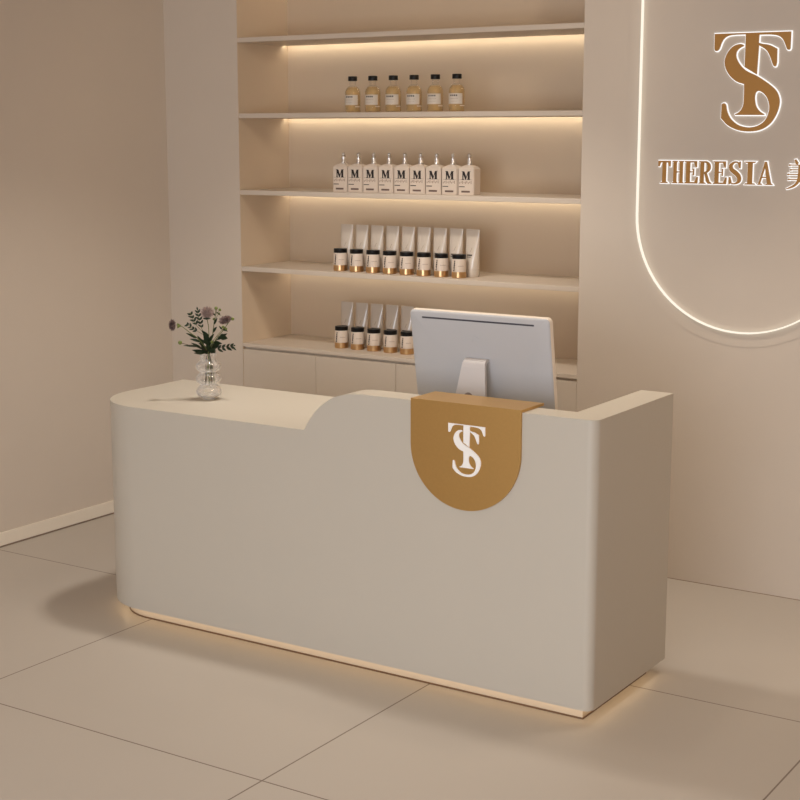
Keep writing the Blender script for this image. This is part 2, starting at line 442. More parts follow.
# x extents measured on the wall, metres
SPANS = [('T', 2.894, 2.9514), ('H', 2.96, 3.0136), ('E', 3.0175, 3.0806), ('R', 3.0844, 3.1438), ('E', 3.1495, 3.2127), ('S', 3.2203, 3.2797), ('I', 3.2921, 3.3419), ('A', 3.3524, 3.4175)]
LZ, LH = 1.812, .098
r = thing('wall_lettering', 'gold back-lit lettering under the monogram on the wall', 'lettering', (3.306, PY, LZ))
def letter_bm(polys, sx, sz, y0, y1, grow=0., ox=0., oz=0.):
    bm = bmesh.new()
    for k, q in enumerate(polys):
        y0k = y0 + .0003 * k
        q = [(x * sx + ox, z * sz + oz) for x, z in q]
        if grow: q = offset_poly(q, grow)
        prism(bm, q, y0k, y1, 'y')
    return bm
for ch, xa, xb in SPANS:
    w, polys = GLY[ch]; sx = (xb - xa) / w
    o = link('letter', letter_bm(polys, sx, LH, -.014, -.0057, ox=xa - 3.3), GOLD, r)
    link('backlight', letter_bm(polys, sx, LH, -.0055, -.0005, grow=.0034, ox=xa - 3.3), HALO, o)
o = link('letter', letter_bm(MEI, .112, .115, -.014, -.0057, ox=3.476 - 3.3, oz=-.009), GOLD, r)
link('backlight', letter_bm(MEI, .112, .115, -.0055, -.0005, grow=.0034, ox=3.476 - 3.3, oz=-.009), HALO, o)

# ------------------------------------------------------------------ reception desk
desk = thing('reception_desk', 'long cream reception desk with a low rounded end, raised front and brass plate', 'desk', (2.28, -1.48, 0))
OX, OY = 2.28, -1.48
T2 = lambda p: [(x - OX, y - OY) for x, y in p]
RL = .29          # radius of the rounded left front corner
def footprint(q, rl=RL, rr=.036, x1=DX1):
    """whole footprint inset by q, counter-clockwise from back left"""
    x0, xx, y0, y1 = DX0 + q, x1 - q, DY0 + q, DY1 - q
    rl = max(.01, rl - q); rr = max(.004, rr - q)
    return [(x0, y1)] + arc(x0 + rl, y0 + rl, rl, 180, 270, 28) + arc(xx - rr, y0 + rr, rr, 270, 360, 10) + [(xx, y1)]
CUR = [(2.258, .9205), (2.287, .966), (2.325, 1.010), (2.381, 1.0505), (2.427, 1.069), (2.472, 1.079), (2.53, DHI)]
cur = [tuple(v) for v in catmull(CUR, 8)]
# low end with counter
low = [(DX0, DY1)] + arc(DX0 + RL, DY0 + RL, RL, 180, 270, 32) + [(2.258, DY0), (2.258, DY1)]
link('low_counter', prism(bmesh.new(), T2(low), DZ0, DLOW), DESK, desk, smooth=True)
# raised front: curve then straight to the side panel
PT, ST = .115, .129
prof = [(2.258, DZ0)] + cur + [(DX1 - ST, DHI), (DX1 - ST, DZ0)]
prof = [(x - OX, z) for x, z in prof]
link('front_panel', prism(bmesh.new(), prof[::-1], DY0 - OY, DY0 + PT - OY, 'y'), DESK, desk, smooth=True)
side = [(DX1 - ST, DY0)] + arc(DX1 - .036, DY0 + .036, .036, 270, 360, 12) + [(DX1, DY1), (DX1 - ST, DY1)]
link('side_panel', prism(bmesh.new(), T2(side), DZ0, DHI), DESK, desk, smooth=True)
link('worktop', B(2.2585 - OX, DX1 - ST - .0005 - OX, DY0 + PT + .0005 - OY, DY1 - OY, .73, .76), DESK, desk)
link('bottom_panel', B(2.2585 - OX, DX1 - ST - .0005 - OX, DY0 + PT + .0005 - OY, DY1 - OY, DZ0, DZ0 + .02), DESK, desk)
link('plinth', prism(bmesh.new(), T2(footprint(.055)), .006, DZ0 - .0005), PLINTH, desk, smooth=True)
link('plinth_gap_shade', prism(bmesh.new(), T2(footprint(.052)), 0, .006), DARK_BROWN, desk, smooth=True)  # dark strip painted in for the shaded gap below the plinth
strip_o, strip_i = footprint(.026), footprint(.036)
link('led_strip', prism(bmesh.new(), T2(strip_o + strip_i[::-1]), DZ0 - .007, DZ0 - .0005), LEDF, desk)
# brass plate hooked over the raised front
bx0, bx1, bzc, bzt = 2.745, 3.195, .932, DHI
br = (bx1 - bx0) / 2; bcx = (bx0 + bx1) / 2
shield = [(bx1, bzt + .010), (bx0, bzt + .010)] + arc(bcx, bzc, br, 180, 360, 48)
plate = bmesh.new()
prism(plate, [(x - OX, z) for x, z in shield], DY0 - .010 - OY, DY0 - .0006 - OY, 'y')
box(plate, bx0 - OX, bx1 - OX, DY0 - .0006 - OY, -1.645 - OY, DHI + .0006, DHI + .010)
pl = link('brass_plate', plate, BRASS, desk, smooth=True)
pl['label'] = 'brushed brass plate'
ew, eh = .151, .187
mm = monogram(ew / (mx1 - mx0), eh / (mz1 - mz0), DY0 - .0135 - OY, DY0 - .0102 - OY)
bmesh.ops.translate(mm, verts=mm.verts, vec=(2.982 - OX, 0, .9235))
mo = link('monogram', mm, WHITE, pl); mo['label'] = 'white interlaced T and S monogram'

# ------------------------------------------------------------------ monitor (back towards the viewer)
mon = thing('computer_monitor', 'white all-in-one monitor seen from behind the brass plate', 'monitor', (2.805, -1.41, .76))
TILT = R(9.5)
def rrect(x0, x1, z0, z1, r, n=8):
    return arc(x1 - r, z1 - r, r, 0, 90, n) + arc(x0 + r, z1 - r, r, 90, 180, n) + arc(x0 + r, z0 + r, r, 180, 270, n) + arc(x1 - r, z0 + r, r, 270, 360, n)
mw = .302
def tilted(bm):   # lean the top towards -Y about the panel's lower edge
    bmesh.ops.rotate(bm, verts=bm.verts, cent=(0, 0, 0), matrix=Matrix.Rotation(TILT, 3, 'X'))
    bmesh.ops.translate(bm, verts=bm.verts, vec=(0, .045, .165))
    return bm
MH = .444
bm = prism(bmesh.new(), rrect(-mw, mw, 0, MH, .018), -.002, .020, 'y')
link('casing', tilted(bm), PLASTIC_EDGE, mon, smooth=True)
# gently domed back shell
bm = bmesh.new(); rings = []
for inset, y in ((.0005, -.0022), (.003, -.006), (.008, -.0085), (.06, -.013), (.14, -.016)):
    rings.append([bm.verts.new((x, y, z)) for x, z in rrect(-mw + inset, mw - inset, inset, MH - inset, max(.006, .018 - inset * .3))])
for a, b in zip(rings, rings[1:]):
    n = len(a)
    for i in range(n): bm.faces.new((a[i], a[(i + 1) % n], b[(i + 1) % n], b[i]))
bm.faces.new(rings[-1]); bm.faces.new(rings[0][::-1])
bk = link('back_shell', tilted(bm), PLASTIC, mon, smooth=True)
bm = prism(bmesh.new(), rrect(-.245, .240, MH - .0298, MH - .0235, .003), -.0112, -.0085, 'y')
link('vent_slot', tilted(bm), DARK, bk)
bm = prism(bmesh.new(), [(-.052, .339), (-.030, .347), (-.035, .353), (-.018, .362), (-.010, .357), (.006, .352), (-.012, .347), (-.022, .345), (-.030, .330)], -.0162, -.0135, 'y')
link('maker_mark', tilted(bm), PLASTIC, bk)
bm = prism(bmesh.new(), rrect(-mw + .012, mw - .012, .03, MH - .012, .006), .0202, .0215, 'y')
link('screen', tilted(bm), SCREEN, mon)
# stand: plate that bends off the back and slopes down to a foot
sec = catmull([(-.018, .432), (-.035, .430), (-.050, .420), (-.056, .402)], 6)
sec = [(p.x, p.y) for p in sec] + [(-.122, .040), (-.126, .012)]
bm = bmesh.new(); pr = None; th = .013
def half(z): return .047 + (.43 - z) * .13
rows = []
for i, (y, z) in enumerate(sec):
    a = Vector(sec[max(i - 1, 0)]); b = Vector(sec[min(i + 1, len(sec) - 1)]); d = (b - a).normalized(); nrm = Vector((d.y, -d.x))
    if nrm.x < 0 and False: nrm = -nrm
    yi, zi = y - nrm.x * -th * 0 , z
    h = half(z)
    q = Vector((y, z)) + Vector((-d.y, d.x)) * th
    rows.append([bm.verts.new((-h, y, z)), bm.verts.new((h, y, z)), bm.verts.new((h, q.x, q.y)), bm.verts.new((-h, q.x, q.y))])
for a, b in zip(rows, rows[1:]):
    for k in range(4): bm.faces.new((a[k], a[(k + 1) % 4], b[(k + 1) % 4], b[k]))
bm.faces.new(rows[0]); bm.faces.new(rows[-1][::-1])
bmesh.ops.translate(bm, verts=bm.verts, vec=(-.004, 0, 0))
st = link('stand', bm, STANDM, mon)
bm = B(-.004 - .105, -.004 + .105, -.128, .09, .0005, .012, bev=.004)
link('foot', bm, STANDM, mon)
ang = math.atan2(.066, .362)
bm = lathe(bmesh.new(), [(.0, -.001), (.021, -.001), (.021, .0012), (.018, .002), (.0, .002)], 24)
bmesh.ops.rotate(bm, verts=bm.verts, cent=(0, 0, 0), matrix=Matrix.Rotation(R(90), 3, 'X') )
bmesh.ops.rotate(bm, verts=bm.verts, cent=(0, 0, 0), matrix=Matrix.Rotation(-ang, 3, 'X'))
bmesh.ops.translate(bm, verts=bm.verts, vec=(-.012, -.056 - (.402 - .288) * .1823 - .0005, .288))
link('cable_hole', bm, HOLE, st)

# ------------------------------------------------------------------ shelf goods
ORD = ['leftmost', 'second from left', 'third from left', 'fourth from left', 'fifth from left', 'sixth from left', 'seventh from left', 'eighth from left', 'ninth from left']
def marks(parent, rects, material, y, name='print', wrap=None):
    """printed marks: thin raised ink on the front (or wrapped around a radius)"""
    bm = bmesh.new()
    for x0, x1, z0, z1 in rects:
        if wrap:
            n = max(1, int((x1 - x0) / wrap / .12) + 1)
            for i in range(n):
                a = -PI / 2 + (x0 + (x1 - x0) * i / n) / wrap; b = -PI / 2 + (x0 + (x1 - x0) * (i + 1) / n) / wrap
                q = [((wrap + s) * math.cos(t), (wrap + s) * math.sin(t)) for t, s in ((a, .0001), (b, .0001), (b, .0006), (a, .0006))]
                prism(bm, q, z0, z1)
        else: box(bm, x0, x1, y - .0005, y, z0, z1)
    return link(name, bm, material, parent)

def band(r, a0, a1, z0, z1, t=.0006, n=14):
    """a piece of paper wrapped around a cylinder, angles in degrees"""
    o_ = arc(0, 0, r + t, a0, a1, n); i_ = arc(0, 0, r + .0001, a0, a1, n)
    return prism(bmesh.new(), o_ + i_[::-1], z0, z1)

# six amber bottles
BR = .0395
prof_b = [(0, 0), (BR - .004, 0), (BR, .004), (BR, .096)] + [(BR * math.cos(t) * 1. if t < 1.2 else BR * math.cos(t), .096 + .040 * math.sin(t)) for t in [R(d) for d in (12, 25, 38, 50, 60, 66)]] + [(.0160, .139), (.0155, .158), (.0175, .159), (.0175, .160), (0, .160)]
def make_bottle():
    r = thing('amber_bottle', 'x', 'bottle', (0, 0, 0), 'amber bottles on the shelf')
    link('glass', lathe(bmesh.new(), prof_b, 32), BGLASS, r, smooth=True)
    link('liquid', lathe(bmesh.new(), [(0, .003), (BR - .005, .003), (BR - .0025, .006), (BR - .0025, .096)] + [((BR - .0025) * math.cos(R(d)), .096 + .038 * math.sin(R(d))) for d in (12, 25, 38, 48)] + [(0, .1243)], 32), AMBER, r, smooth=True)
    link('cap', lathe(bmesh.new(), [(0, .156), (.0228, .156), (.0232, .157), (.0232, .176), (.0218, .1785), (0, .1785)], 28), BLACK, r, smooth=True)
    lb = link('paper_label', band(BR, -152, -17, .036, .086), PAPER, r, smooth=True)
    xs = -.016
    rects = []
    for k, w in enumerate((.0055, .0030, .0055, .0065, .0065)):          # short bold word
        rects.append((xs, xs + w, .073, .080)); xs += w + .0030
    marks(lb, rects, INK, 0, wrap=BR + .0006)
    fine = [(-.014 + i * .006, -.0105 + i * .006, .0605, .0625) for i in range(7)] + [(-.010 + i * .007, -.0065 + i * .007, .0475, .0490) for i in range(5)]
    marks(lb, fine, INKSOFT, 0, 'fine_print', wrap=BR + .0006)
    marks(r, [(.036, .068, .0255, .0305)], PAPER, 0, 'small_sticker', wrap=BR)
    return r
b0 = make_bottle()
for k in range(6):
    loc = (1.196 + .1226 * k, .065, SZ[1][0] + .0003)
    lab = 'black-capped bottle of amber liquid, %s of the six' % (ORD[k] if k < 5 else 'rightmost')
    if k == 0: b0.location = loc; b0['label'] = lab
    else: dup(b0, loc, lab)

# nine square bottles marked M
def make_square():
    r = thing('square_bottle', 'x', 'bottle', (0, 0, 0), 'square bottles marked M')
    w, d, h = .044, .034, .126
    bm = bmesh.new(); rings = []
    for (a, b, z) in ((w, d, 0), (w, d, h), (w - .012, d - .010, h + .011), (.017, .015, h + .017), (.0125, .0125, h + .019)):
        rings.append([bm.verts.new(p) for p in ((-a, -b, z), (a, -b, z), (a, b, z), (-a, b, z))])
    for p, q in zip(rings, rings[1:]):
        for i in range(4): bm.faces.new((p[i], p[(i + 1) % 4], q[(i + 1) % 4], q[i]))
    bm.faces.new(rings[0][::-1]); bm.faces.new(rings[-1])
    bmesh.ops.bevel(bm, geom=[e for e in bm.edges if abs(e.verts[0].co.z - e.verts[1].co.z) > .02], offset=.004, segments=3, affect='EDGES')
    link('body', bm, CREAM, r, smooth=False)
    bm = lathe(bmesh.new(), [(0, h + .017), (.0125, h + .017), (.0135, h + .024), (.0115, h + .027), (.0115, h + .048), (.0065, h + .051), (.0065, h + .055), (.0090, h + .059), (.0095, h + .067), (.005, h + .073), (0, h + .075)], 20)
    link('pump', bm, CHROME, r, smooth=True)
    # big serif M, a rule, a line of script, small print and a bar
    bm = letter_bm(GLY['M'][1], .054, .040, -d - .0030, -d - .0001, ox=-.0235, oz=.0745)
    link('print', bm, INK, r)
    marks(r, [(-.036, .036, .0735, .0745), (-.0385, -.006, .038, .042)], INK, -d - .0001, 'rule')
    fine = []
    for i in range(9): fine.append((-.036 + i * .008, -.0345 + i * .008 + .002, .054 + .004 * (i % 2), .0625 + .003 * (i % 3)))
    marks(r, fine, INKSOFT, -d - .0001, 'script_print')
    marks(r, [(-.025, .023, .012, .021)], mat('ink_brown', srgb(104, 84, 76), .6) if 'ink_brown' not in bpy.data.materials else bpy.data.materials['ink_brown'], -d - .0001, 'bar_print')
    return r
q0 = make_square()
for k in range(9):
    loc = (1.117 + .0938 * k, .092, SZ[2][0] + .0003)
    lab = 'cream square pump bottle marked M, %s of nine' % (ORD[k] if k < 8 else 'rightmost')
    if k == 0: q0.location = loc; q0['label'] = lab
    else: dup(q0, loc, lab)

# cream jars: black lid, cream label, gold base
JR = .0366
def make_jar():
    r = thing('cream_jar', 'x', 'jar', (0, 0, 0), 'cream jars')
    link('base', lathe(bmesh.new(), [(0, 0), (JR - .002, 0), (JR, .002), (JR, .030), (0, .030)], 32), JGOLD, r, smooth=True)
    link('body', lathe(bmesh.new(), [(0, .0302), (JR - .0004, .0302), (JR - .0004, .088), (JR - .003, .0935), (0, .0935)], 32), CREAM, r, smooth=True)
    link('lid', lathe(bmesh.new(), [(0, .0937), (JR - .0028, .0937), (JR - .0022, .0945), (JR - .0022, .113), (JR - .004, .115), (0, .115)], 32), BLACK, r, smooth=True)
    zz = .034; rects = []
    for k, (h, w, s) in enumerate(((.006, .007, 0), (.003, .004, .004), (.010, .006, .000), (.008, .0075, .0), (.008, .006, .001), (.008, .005, .002))):   # upright word, turned
        rects.append((-.012 + s + k * .0009, -.012 + s + w + k * .0009, zz, zz + h)); zz += h + .0018
    marks(r, rects, INK, 0, wrap=JR)
    marks(r, [(.014 + i * .005, .0175 + i * .005, .058, .0605) for i in range(6)], INKSOFT, 0, 'fine_print', wrap=JR)
    return r
j0 = make_jar()
for k in range(8):
    loc = (1.098 + .1026 * k, .085, SZ[3][0] + .0003)
    lab = 'black-lidded gold-based jar, %s of eight on the upper jar shelf' % (ORD[k] if k < 7 else 'rightmost')
    if k == 0: j0.location = loc; j0['label'] = lab
    else: dup(j0, loc, lab)
for k in range(5):
    dup(j0, (1.062 + .1033 * k, .142, SZ[4][0] + .0003), 'black-lidded gold-based jar, %s of five on the worktop' % (['leftmost', 'second from left', 'middle one', 'second from right', 'rightmost, cut by the monitor'][k] if k < 4 else 'one half hidden by the monitor'))

# squeeze tubes standing on their caps
def make_tube():
    r = thing('squeeze_tube', 'x', 'tube', (0, 0, 0), 'squeeze tubes')
    tr = .0345
    link('cap', lathe(bmesh.new(), [(0, 0), (tr - .003, 0), (tr - .0015, .002), (tr, .036), (0, .036)], 28), TUBE, r, smooth=True)
    bm = bmesh.new(); rings = []; n = 32
    for z, a, b in ((.0365, tr, tr), (.045, tr + .001, tr + .001), (.09, tr + .0018, tr * .86), (.14, tr + .0026, tr * .60), (.19, tr + .0034, tr * .30), (.218, tr + .004, .0035), (.235, tr + .004, .0028)):
        rings.append([bm.verts.new((a * math.copysign(abs(math.cos(2 * PI * i / n)) ** (1 if z < .1 else .8), math.cos(2 * PI * i / n)), b * math.sin(2 * PI * i / n), z)) for i in range(n)])
    for p, q in zip(rings, rings[1:]):
        for i in range(n): bm.faces.new((p[i], p[(i + 1) % n], q[(i + 1) % n], q[i]))
    bm.faces.new(rings[0][::-1]); bm.faces.new(rings[-1])
    bd = link('body', bm, TUBE, r, smooth=True)
    def fy(z):   # front of the tube at height z
        t = [(.045, tr + .001), (.09, tr * .86), (.14, tr * .60), (.19, tr * .30), (.218, .0035)]
        for (z0, a), (z1, b) in zip(t, t[1:]):
            if z0 <= z <= z1: return -(a + (b - a) * (z - z0) / (z1 - z0))
        return -.0035
    def decal(name, items, m):
        bm = bmesh.new()
        for x0, x1, z0, z1, sl in items:
            v = []
            for (x, z) in ((x0, z0), (x1, z0), (x1 + sl, z1), (x0 + sl, z1)):
                a = tr + .003; s = math.sqrt(max(0, 1 - (x / a) ** 2))
                v.append((x, fy(z) * s - .0007, z))
            lo = [bm.verts.new(p) for p in v]; hi = [bm.verts.new((p[0], p[1] + .0012, p[2])) for p in v]
            bm.faces.new(lo); bm.faces.new(hi[::-1])
            for i in range(4): bm.faces.new((lo[i], lo[(i + 1) % 4], hi[(i + 1) % 4], hi[i]))
        return link(name, bm, m, bd)
    decal('fine_print', [(-.022, .020, .1530, .1550, 0), (-.001, .001, .125, .146, .008), (-.020, .018, .1175, .1190, 0)], INKSOFT)
    decal('print', [(-.018 + i * .006, -.0132 + i * .006, .105, .112, 0) for i in range(5)] + [(-.018 + i * .006, -.0135 + i * .006, .097, .101, 0) for i in range(4)], INK)
    return r
t0 = make_tube()
for k in range(9):
    loc = (1.085 + .0952 * k, .166, SZ[3][0] + .0003)
    lab = 'pale beige squeeze tube, %s of nine behind the upper row of jars' % (ORD[k] if k < 8 else 'rightmost')
    if k == 0: t0.location = loc; t0['label'] = lab
    else: dup(t0, loc, lab)
for k in range(5):
    dup(t0, (1.043 + .0955 * k, .222, SZ[4][0] + .0003), 'pale beige squeeze tube, %s of five behind the worktop jars' % ['leftmost', 'second from left', 'middle one', 'second from right', 'rightmost'][k])

# ------------------------------------------------------------------ glass vase and its flowers
VX, VY, VZ = 1.522, -1.485, DLOW + .0004
vase = thing('glass_vase', 'clear ribbed glass vase of three stacked bulges holding flowers', 'vase', (VX, VY, VZ))
pv = [(0, 0), (.022, 0), (.026, .003), (.028, .008)]
for c, h, rn, rb in ((.034, .027, .032, .0545), (.0885, .0265, .033, .053), (.1415, .0255, .032, .053)):
    for k in range(1, 16):
        t = -1 + 2 * k / 16
        if c == .034 and t < -.7: continue
        pv.append((rn + (rb - rn) * (1 - t * t) ** .85, c + h * t))
pv += [(.0335, .168), (.0328, .178), (.0335, .188), (.036, .196)]
inner = [(max(0, r_ - .003), z) for r_, z in pv if z > .004][::-1]
bm = lathe(bmesh.new(), [(0, 0)] + pv[1:] + inner + [(0, .004)], 64, rib=.012, ribs=16)
link('vessel', bm, GLASS, vase, smooth=True)

PXM = .00423
RGT = Vector((.839, .544, 0)); DEP = Vector((-.544, .839, 0))
def at(px, py, dep=0.):      # bouquet coordinates, local to the vase: sideways, up, depth
    return RGT * ((px - 207.0) * PXM) + DEP * dep + Vector((0, 0, .189 + (355 - py) * PXM))
def leaf(bm, base, tip, w, bend=.15, droop=Vector((0, 0, -1))):
    base = Vector(base); tip = Vector(tip); d = tip - base; L = d.length
    u = d.cross(DEP * .8 + Vector((0, 0, random.uniform(-.9, .9)))).normalized()
    n = 6; rows = []
    for i in range(n + 1):
        t = i / n; c = base + d * t + droop * (bend * L * (t * t - t * .4))
        ww = w * math.sin(PI * min(1, t ** .75)) + .0006
        nrm = d.normalized().cross(u)
        rows.append([bm.verts.new(c + u * ww + nrm * ww * .25), bm.verts.new(c - nrm * .0004), bm.verts.new(c - u * ww + nrm * ww * .25)])
    for a, b in zip(rows, rows[1:]):
        bm.faces.new((a[0], a[1], b[1], b[0])); bm.faces.new((a[1], a[2], b[2], b[1]))
def finish_leaves(bm, t=.0006):
    r = bmesh.ops.solidify(bm, geom=bm.faces[:], thickness=t)
    return bm
def ball(bm, c, r, n=10):
    c = Vector(c)
    prof = [(r * math.sin(PI * i / n), -r * math.cos(PI * i / n)) for i in range(n + 1)]
    bm2 = lathe(bmesh.new(), [(max(0, a), b) for a, b in prof], 12)
    me = bpy.data.meshes.new('tmp'); bmesh.ops.translate(bm2, verts=bm2.verts, vec=c); bm2.to_mesh(me); bm2.free()
    bm.from_mesh(me); bpy.data.meshes.remove(me)
def fuzzy(c, axis, r, squash, n, lw=.0011):
    """a feathery head of many thin florets"""
    bm = bmesh.new(); c = Vector(c); axis = Vector(axis).normalized()
    ball(bm, c, r * .52)
    for i in range(n):
        z = 1 - 2 * (i + .5) / n; ph = i * 2.39996
        d = Vector((math.sqrt(1 - z * z) * math.cos(ph), math.sqrt(1 - z * z) * math.sin(ph), z))
        d -= axis * d.dot(axis) * (1 - squash)
        L = r * random.uniform(.78, 1.12)
        s = d.normalized().cross(Vector((random.random() - .5, random.random() - .5, random.random() - .5))).normalized() * lw
        a = c + d * L * .3; b = c + d * L * .75; e = c + d * L + Vector((0, 0, random.uniform(-.0015, .0015)))
        v = [bm.verts.new(p) for p in (a - s * .5, a + s * .5, b + s * 1.2, e + s * .3, e - s * .3, b - s * 1.2)]
        bm.faces.new(v)
    return bm
def stem_thing(name, label, cat):
    return thing(name, label, cat, (VX, VY, VZ), 'stems in the glass vase')
def stem_path(root, cross, *pts):
    """from the bottom of the vase through its mouth"""
    return [root, Vector((cross[0], cross[1], .150))] + list(pts)
def V2(a, b, z): return Vector((a, b, z))

# 1 left mauve flower
r = stem_thing('flower_stem', 'mauve feathery flower on a long stem leaning far left in the vase', 'flower')
p = [RGT * .026 + V2(0, 0, .062), RGT * .006 + V2(0, 0, .185), at(199, 340, -.01), at(190, 332, -.02), at(181.5, 325.5, -.02), at(176.5, 324.5, -.02)]
link('stem', tube(bmesh.new(), p, (.0022, .0013), 8), STEM, r, smooth=True)
bm = bmesh.new(); ball(bm, at(180, 325.3, -.02), .0058)
for k in range(7):
    a = k * .9; leaf(bm, at(180, 325.3, -.02), at(177.6, 325, -.02) + Vector((0, 0, .011 * math.cos(a))) + DEP * .011 * math.sin(a), .003)
link('calyx', bm, BUD, r)
link('blossom', fuzzy(at(172.8, 324.6, -.02), RGT, .025, .62, 420), MAUVE, r)
bm = bmesh.new()
leaf(bm, at(196, 338, -.01), at(186, 331.5, -.02), .005); leaf(bm, at(200, 342, -.01), at(189, 338, .0), .006); leaf(bm, at(203, 347, 0), at(196, 335, .02), .007)
link('foliage', finish_leaves(bm), LEAF, r)
# 2 centre pale flower
r = stem_thing('flower_stem', 'round pale grey fluffy flower standing upright at the centre of the vase', 'flower')
p = [RGT * -.014 + V2(0, 0, .060), RGT * .002 + V2(0, 0, .185), at(208, 340, .0), at(208.3, 328, -.005), at(207, 319, -.008)]
link('stem', tube(bmesh.new(), p, (.0022, .0014), 8), STEM, r, smooth=True)
bm = bmesh.new(); ball(bm, at(206.8, 318.2, -.008), .0062)
for k in range(9):
    a = k * .7; leaf(bm, at(206.8, 318.4, -.008), at(206.8, 318.0, -.008) + RGT * .016 * math.cos(a) + DEP * .016 * math.sin(a), .0042)
link('calyx', bm, LEAF, r)
link('blossom', fuzzy(at(207.2, 312.3, -.008), (0, 0, 1), .029, .92, 520), PALE, r)
bm = bmesh.new()
leaf(bm, at(208, 345, 0), at(200, 337, -.02), .008); leaf(bm, at(208, 342, 0), at(214, 332, -.02), .006)
leaf(bm, at(208, 346, 0), at(203, 331.5, -.01), .010); leaf(bm, at(208.5, 338, 0), at(201, 329, -.01), .007)
link('foliage', finish_leaves(bm), LEAF, r)
# 3 right mauve flower
r = stem_thing('flower_stem', 'mauve feathery flower facing right on the right side of the vase', 'flower')
p = [RGT * -.004 + V2(.003, .004, .058), RGT * -.001 + V2(0, .006, .185), at(214, 341, .0), at(222, 331, .01), at(229, 321, .01), at(231.5, 319, .01)]
link('stem', tube(bmesh.new(), p, (.0022, .0012), 8), STEM, r, smooth=True)
bm = bmesh.new(); ball(bm, at(231.8, 319.2, .01), .0072)
link('calyx', bm, BUD, r)
link('blossom', fuzzy(at(224.5, 320.2, .01), RGT * -.3 + Vector((0, 0, .95)), .030, .62, 420), MAUVE, r)
bm = bmesh.new()
leaf(bm, at(219, 336, 0), at(227.5, 337.5, -.02), .013, .05); leaf(bm, at(216, 340, 0), at(226, 333, .02), .007); leaf(bm, at(213, 343, 0), at(222, 341.5, -.03), .009)
link('foliage', finish_leaves(bm), LEAF, r)
# 4 bud stem upper right
r = stem_thing('bud_stem', 'thin stem with green buds rising beside the pale centre flower', 'flower')
p = [RGT * .012 + V2(0, .004, .06), RGT * .006 + V2(0, 0, .185), at(211.5, 335, .01), at(213.5, 322, .01), at(216, 310, .01)]
link('stem', tube(bmesh.new(), p, (.002, .0011), 8), STEM, r, smooth=True)
for (a, b, s) in ((215.6, 308.6, .0075), (219.3, 310.2, .006), (218.3, 314, .005), (213.2, 319.5, .0055)):
    bm = bmesh.new(); ball(bm, at(a, b, .01), s); tube(bm, [at(214.6, b + 5, .01), at(a, b, .01)], .0009, 6)
    link('bud', bm, BUD, r, smooth=True)
bm = bmesh.new()
leaf(bm, at(213, 325, .01), at(217, 317, -.0), .0045); leaf(bm, at(214.5, 316, .01), at(211.3, 311, .0), .003); leaf(bm, at(212, 333, .01), at(216.5, 326, -.0), .006)
leaf(bm, at(215.5, 312, .01), at(220.5, 315, -.0), .004)
link('foliage', finish_leaves(bm), LEAF, r)
# 5 low bud stem on the left
r = stem_thing('bud_stem', 'single dull green bud on a low stem at the left of the vase', 'flower')
p = [RGT * .018 + V2(0, -.006, .064), RGT * .010 + V2(0, -.004, .185), at(203, 349, -.01), at(192, 345, -.03), at(181, 342, -.03)]
link('stem', tube(bmesh.new(), p, (.002, .0012), 8), STEMD, r, smooth=True)
bm = bmesh.new(); ball(bm, at(180.4, 341.7, -.03), .0088)
link('bud', bm, BUD, r, smooth=True)
bm = bmesh.new()
leaf(bm, at(198, 346, -.02), at(183.5, 344.5, -.03), .0055, .03); leaf(bm, at(202, 349, -.02), at(190, 341.5, .0), .0055)
leaf(bm, at(206, 352, -.02), at(192.5, 347.8, -.05), .010, .06); leaf(bm, at(205, 352, -.02), at(195, 350, -.07), .009, .08)
link('foliage', finish_leaves(bm), LEAF, r)
# 6 bluish fine sprig upper left
r = stem_thing('leafy_sprig', 'fine bluish green sprig of small leaves at upper left of the bouquet', 'foliage')
p = [RGT * .004 + V2(.004, .004, .06), RGT * .002 + V2(0, .004, .185), at(204, 338, .02), at(199, 325, .02), at(196.5, 310, .02)]
bm = tube(bmesh.new(), p, (.0018, .0008), 8)
tube(bm, [at(202, 333, .02), at(195, 325, .015), at(189.5, 313, .01)], .0009, 6); tube(bm, [at(203, 336, .02), at(193, 329, .0), at(186, 324, -.0)], .0009, 6)
link('stem', bm, STEM, r, smooth=True)
bm = bmesh.new()
def sprig(a, b, n, w, L, dep):
    for k in range(n):
        t = (k + .3) / n; x = a[0] + (b[0] - a[0]) * t; y = a[1] + (b[1] - a[1]) * t
        dx, dy = b[0] - a[0], b[1] - a[1]; l = math.hypot(dx, dy); dx /= l; dy /= l
        for s in (-1, 1):
            q = L * random.uniform(.8, 1.15)
            leaf(bm, at(x, y, dep), at(x + q * (dx * .75 - s * dy * .6), y + q * (dy * .75 + s * dx * .6), dep + random.uniform(-.01, .01)), w)
sprig((201, 329), (196.8, 311), 5, .0042, 5.2, .02); sprig((196, 326), (189.5, 313), 4, .0042, 5, .012); sprig((197, 331.5), (186, 324), 4, .0042, 4.5, .0)
leaf(bm, at(196.9, 311, .02), at(196.3, 307, .02), .003)
link('foliage', finish_leaves(bm), LEAF2, r)
